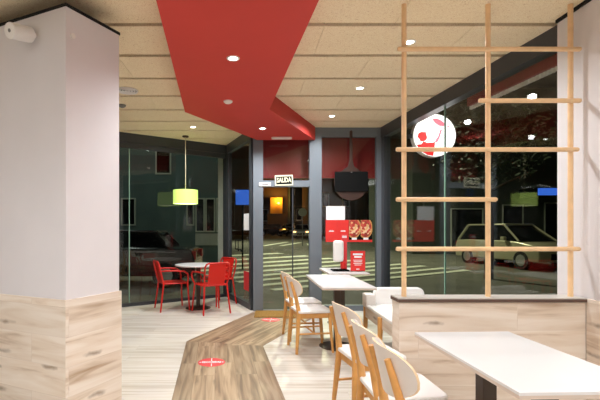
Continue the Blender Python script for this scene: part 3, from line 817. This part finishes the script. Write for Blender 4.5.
t = thing('wall_lamp', 'orange street lamp glowing on the far ochre wall', 'street lamp', (3.85, 56.6, 4.85))
MB().tube([(0, .5, 0), (0, .2, .1), (0, 0, .05)], .03, 8).build('arm', M['black'], t)
MB().lathe([(0, -.18), (.16, -.1), (.18, 0), (.08, .08), (0, .1)], 20).build('lantern', M['streetlens'], t, smooth=True)
t = thing('road_sign', 'round white road sign on a pole beyond the crossing', 'road sign', (3.75, 30, on_ground(0, 30)))
MB().cyl((0, 0, 0), (0, 0, 2.7), .03, n=10).build('pole', M['steel'], t)
MB().cyl((0, -.05, 2.4), (0, -.035, 2.4), .30, n=32).build('plate', M['signalwhite'], t)
t = thing('door_reflection_panel', 'glowing blue panel added as the reflection in the glazed side door', 'screen', (-.26, 14.6, 2.42))  # added glowing panel, stands in for a blue reflection in the side door
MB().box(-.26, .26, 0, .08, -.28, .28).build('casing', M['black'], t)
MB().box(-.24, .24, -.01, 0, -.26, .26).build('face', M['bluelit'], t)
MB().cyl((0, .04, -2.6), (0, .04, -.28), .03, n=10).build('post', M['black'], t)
t = thing('window_reflection_panel', 'glowing blue panel added across the street as a reflection in the right window', 'sign', (14.6, 20.55, 3.15))  # added too: its glow imitates the blue reflection in the right glass
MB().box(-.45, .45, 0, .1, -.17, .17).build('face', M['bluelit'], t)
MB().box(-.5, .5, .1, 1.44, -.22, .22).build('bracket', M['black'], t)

# ------------------------------------------------------------------ outside: cars
def make_car(label, loc, rz, paint, lit=False, L=4.0, H=1.5, hatch=True):
    """faces local +X"""
    t = thing('car', label, 'car', loc, rz)
    W = .86; h = L / 2
    prof = [(-h, .45), (-h + .03, .75), (-h + .12, .95), (-h + .9, .98), (.5, .98), (h - .95, .95), (h - .35, .86), (h - .08, .72), (h, .5), (h - .04, .28), (-h + .05, .28)]
    mb = MB(); n = len(prof); rings = []
    for (yy, sc, dz) in ((-W, .97, 0), (-W * .96, 1.0, 0), (W * .96, 1.0, 0), (W, .97, 0)):
        rings.append([mb.bm.verts.new((x * sc, yy, .28 + (z - .28) * (sc if abs(yy) < W else .985))) for x, z in prof])
    for a_, b_ in zip(rings, rings[1:]):
        for i in range(n): mb.bm.faces.new((a_[i], a_[(i + 1) % n], b_[(i + 1) % n], b_[i]))
    mb.bm.faces.new(rings[0]); mb.bm.faces.new(rings[-1][::-1])
    mb.build('body', paint, t, bevel=.03, smooth=True)
    rear = -h + .25 if hatch else -h + .75
    cab = [(rear - .05, .97), (rear + .28, H - .10), (rear + .55, H - .02), (.1, H - .01), (.35, H - .08), (h - .90, .96)]
    mb = MB(); rings = []
    for yy, sc in ((-1, 1), (1, 1)):
        rings.append([mb.bm.verts.new((x, yy * (.80 - .20 * (z - .97) / (H - .97)), z)) for x, z in cab])
    a_, b_ = rings; n = len(cab)
    for i in range(n): mb.bm.faces.new((a_[i], a_[(i + 1) % n], b_[(i + 1) % n], b_[i]))
    mb.bm.faces.new(a_); mb.bm.faces.new(b_[::-1]); mb.build('window_glass', M['darkwin'], t)
    mb = MB(); mb.prism([(rear + .22, -.62), (.38, -.62), (.38, .62), (rear + .22, .62)], H - .05, H + .015)
    for s_ in (-1, 1):
        mb.tube([(h - .88, s_ * .80, .96), (.33, s_ * .615, H - .03)], .035, 8); mb.tube([(rear - .06, s_ * .80, .96), (rear + .28, s_ * .63, H - .06)], .06, 8)
        mb.tube([(-.35, s_ * .80, .97), (-.38, s_ * .62, H - .03)], .035, 8)
    mb.build('roof', paint, t, bevel=.02, smooth=True)
    for sx in (-1, 1):
        for s_ in (-1, 1):
            cx = sx * (h - .75)
            wo = MB().cyl((cx, s_ * (W - .19), .31), (cx, s_ * (W + .015), .31), .31, n=24).build('wheel', M['tyre'], t, smooth=True)
            MB().cyl((cx, s_ * (W + .012), .31), (cx, s_ * (W + .022), .31), .2, n=12).build('hub', M['alloy'], wo)
    for s_ in (-1, 1):
        MB().box(h - .20, h - .03, s_ * .66 - .15, s_ * .66 + .15, .62, .76, .03).build('headlight', M['headlit'] if lit else M['headlamp'], t)
        MB().box(-h - .01, -h + .12, s_ * .70 - .11, s_ * .70 + .11, .68, .9, .03).build('tail_light', M['tail'], t)
        MB().box(.55, .72, s_ * .95 - .07, s_ * .95 + .07, .98, 1.12, .03).build('wing_mirror', paint, t)
    MB().box(h - .05, h + .015, -.4, .4, .36, .56, .01).build('grille', M['black'], t)
    return t
make_car('pale beige hatchback parked across the street behind the wooden screen', (9.95, 16.0, on_ground(9.9, 16.0)), math.radians(-78), M['carpale'], L=4.1, H=1.58)
make_car('black car parked outside the left window behind the round table', (-3.5, 11.2, on_ground(0, 11.2)), math.radians(180), M['cardark'], L=4.3, H=1.4, hatch=False)
make_car('pale car with lit headlight on the street beyond the door', (5.75, 46, on_ground(0, 46) ), math.radians(-102), M['carsilver'], lit=True)
make_car('leftmost dark parked car at the end of the street seen through the door', (2.3, 54, on_ground(0, 54)), math.radians(-150), M['cardark'])

make_car('dark parked car between the leftmost parked car and the pale car with a lit headlight', (5.0, 52.5, on_ground(0, 52.5)), math.radians(-112), M['cardark'])

# ------------------------------------------------------------------ outside: tree
def make_tree(label, loc, h, rad, nleaf, seed):
    rnd = random.Random(seed)
    t = thing('street_tree', label, 'tree', loc)
    mb = MB(); mb.tube([(0, 0, 0), (.05, 0, h * .3), (-.03, .05, h * .55), (.05, 0, h * .8)], [.13, .1, .08, .04], 10)
    for i in range(7):
        q = i * 2.4; z = h * (.45 + .05 * i)
        mb.tube([(0, 0, z), (math.cos(q) * rad * .4, math.sin(q) * rad * .4, z + .35), (math.cos(q) * rad * .75, math.sin(q) * rad * .75, z + .6)], [.05, .03, .012], 6)
    mb.build('trunk', M['bark'], t, smooth=True)
    mb = MB()
    for i in range(nleaf):
        q = rnd.random() * 2 * PI; u_ = rnd.uniform(-1, 1); rr = rad * rnd.random() ** .4; s_ = math.sqrt(1 - u_ * u_)
        c = Vector((rr * s_ * math.cos(q), rr * s_ * math.sin(q), h * .72 + rr * u_ * .8))
        d = Vector((rnd.gauss(0, 1), rnd.gauss(0, 1), rnd.gauss(0, 1))).normalized(); e = d.orthogonal().normalized(); sz = rnd.uniform(.05, .1)
        v = [mb.bm.verts.new(c + d * sz), mb.bm.verts.new(c + e * sz * .5), mb.bm.verts.new(c - d * sz), mb.bm.verts.new(c - e * sz * .5)]
        mb.bm.faces.new(v)
    mb.build('foliage', M['leaf'], t)
make_tree('leafy street tree outside the right window above the parked car', (6.93, 12.2, on_ground(0, 12)), 5.6, 1.7, 1800, 3)
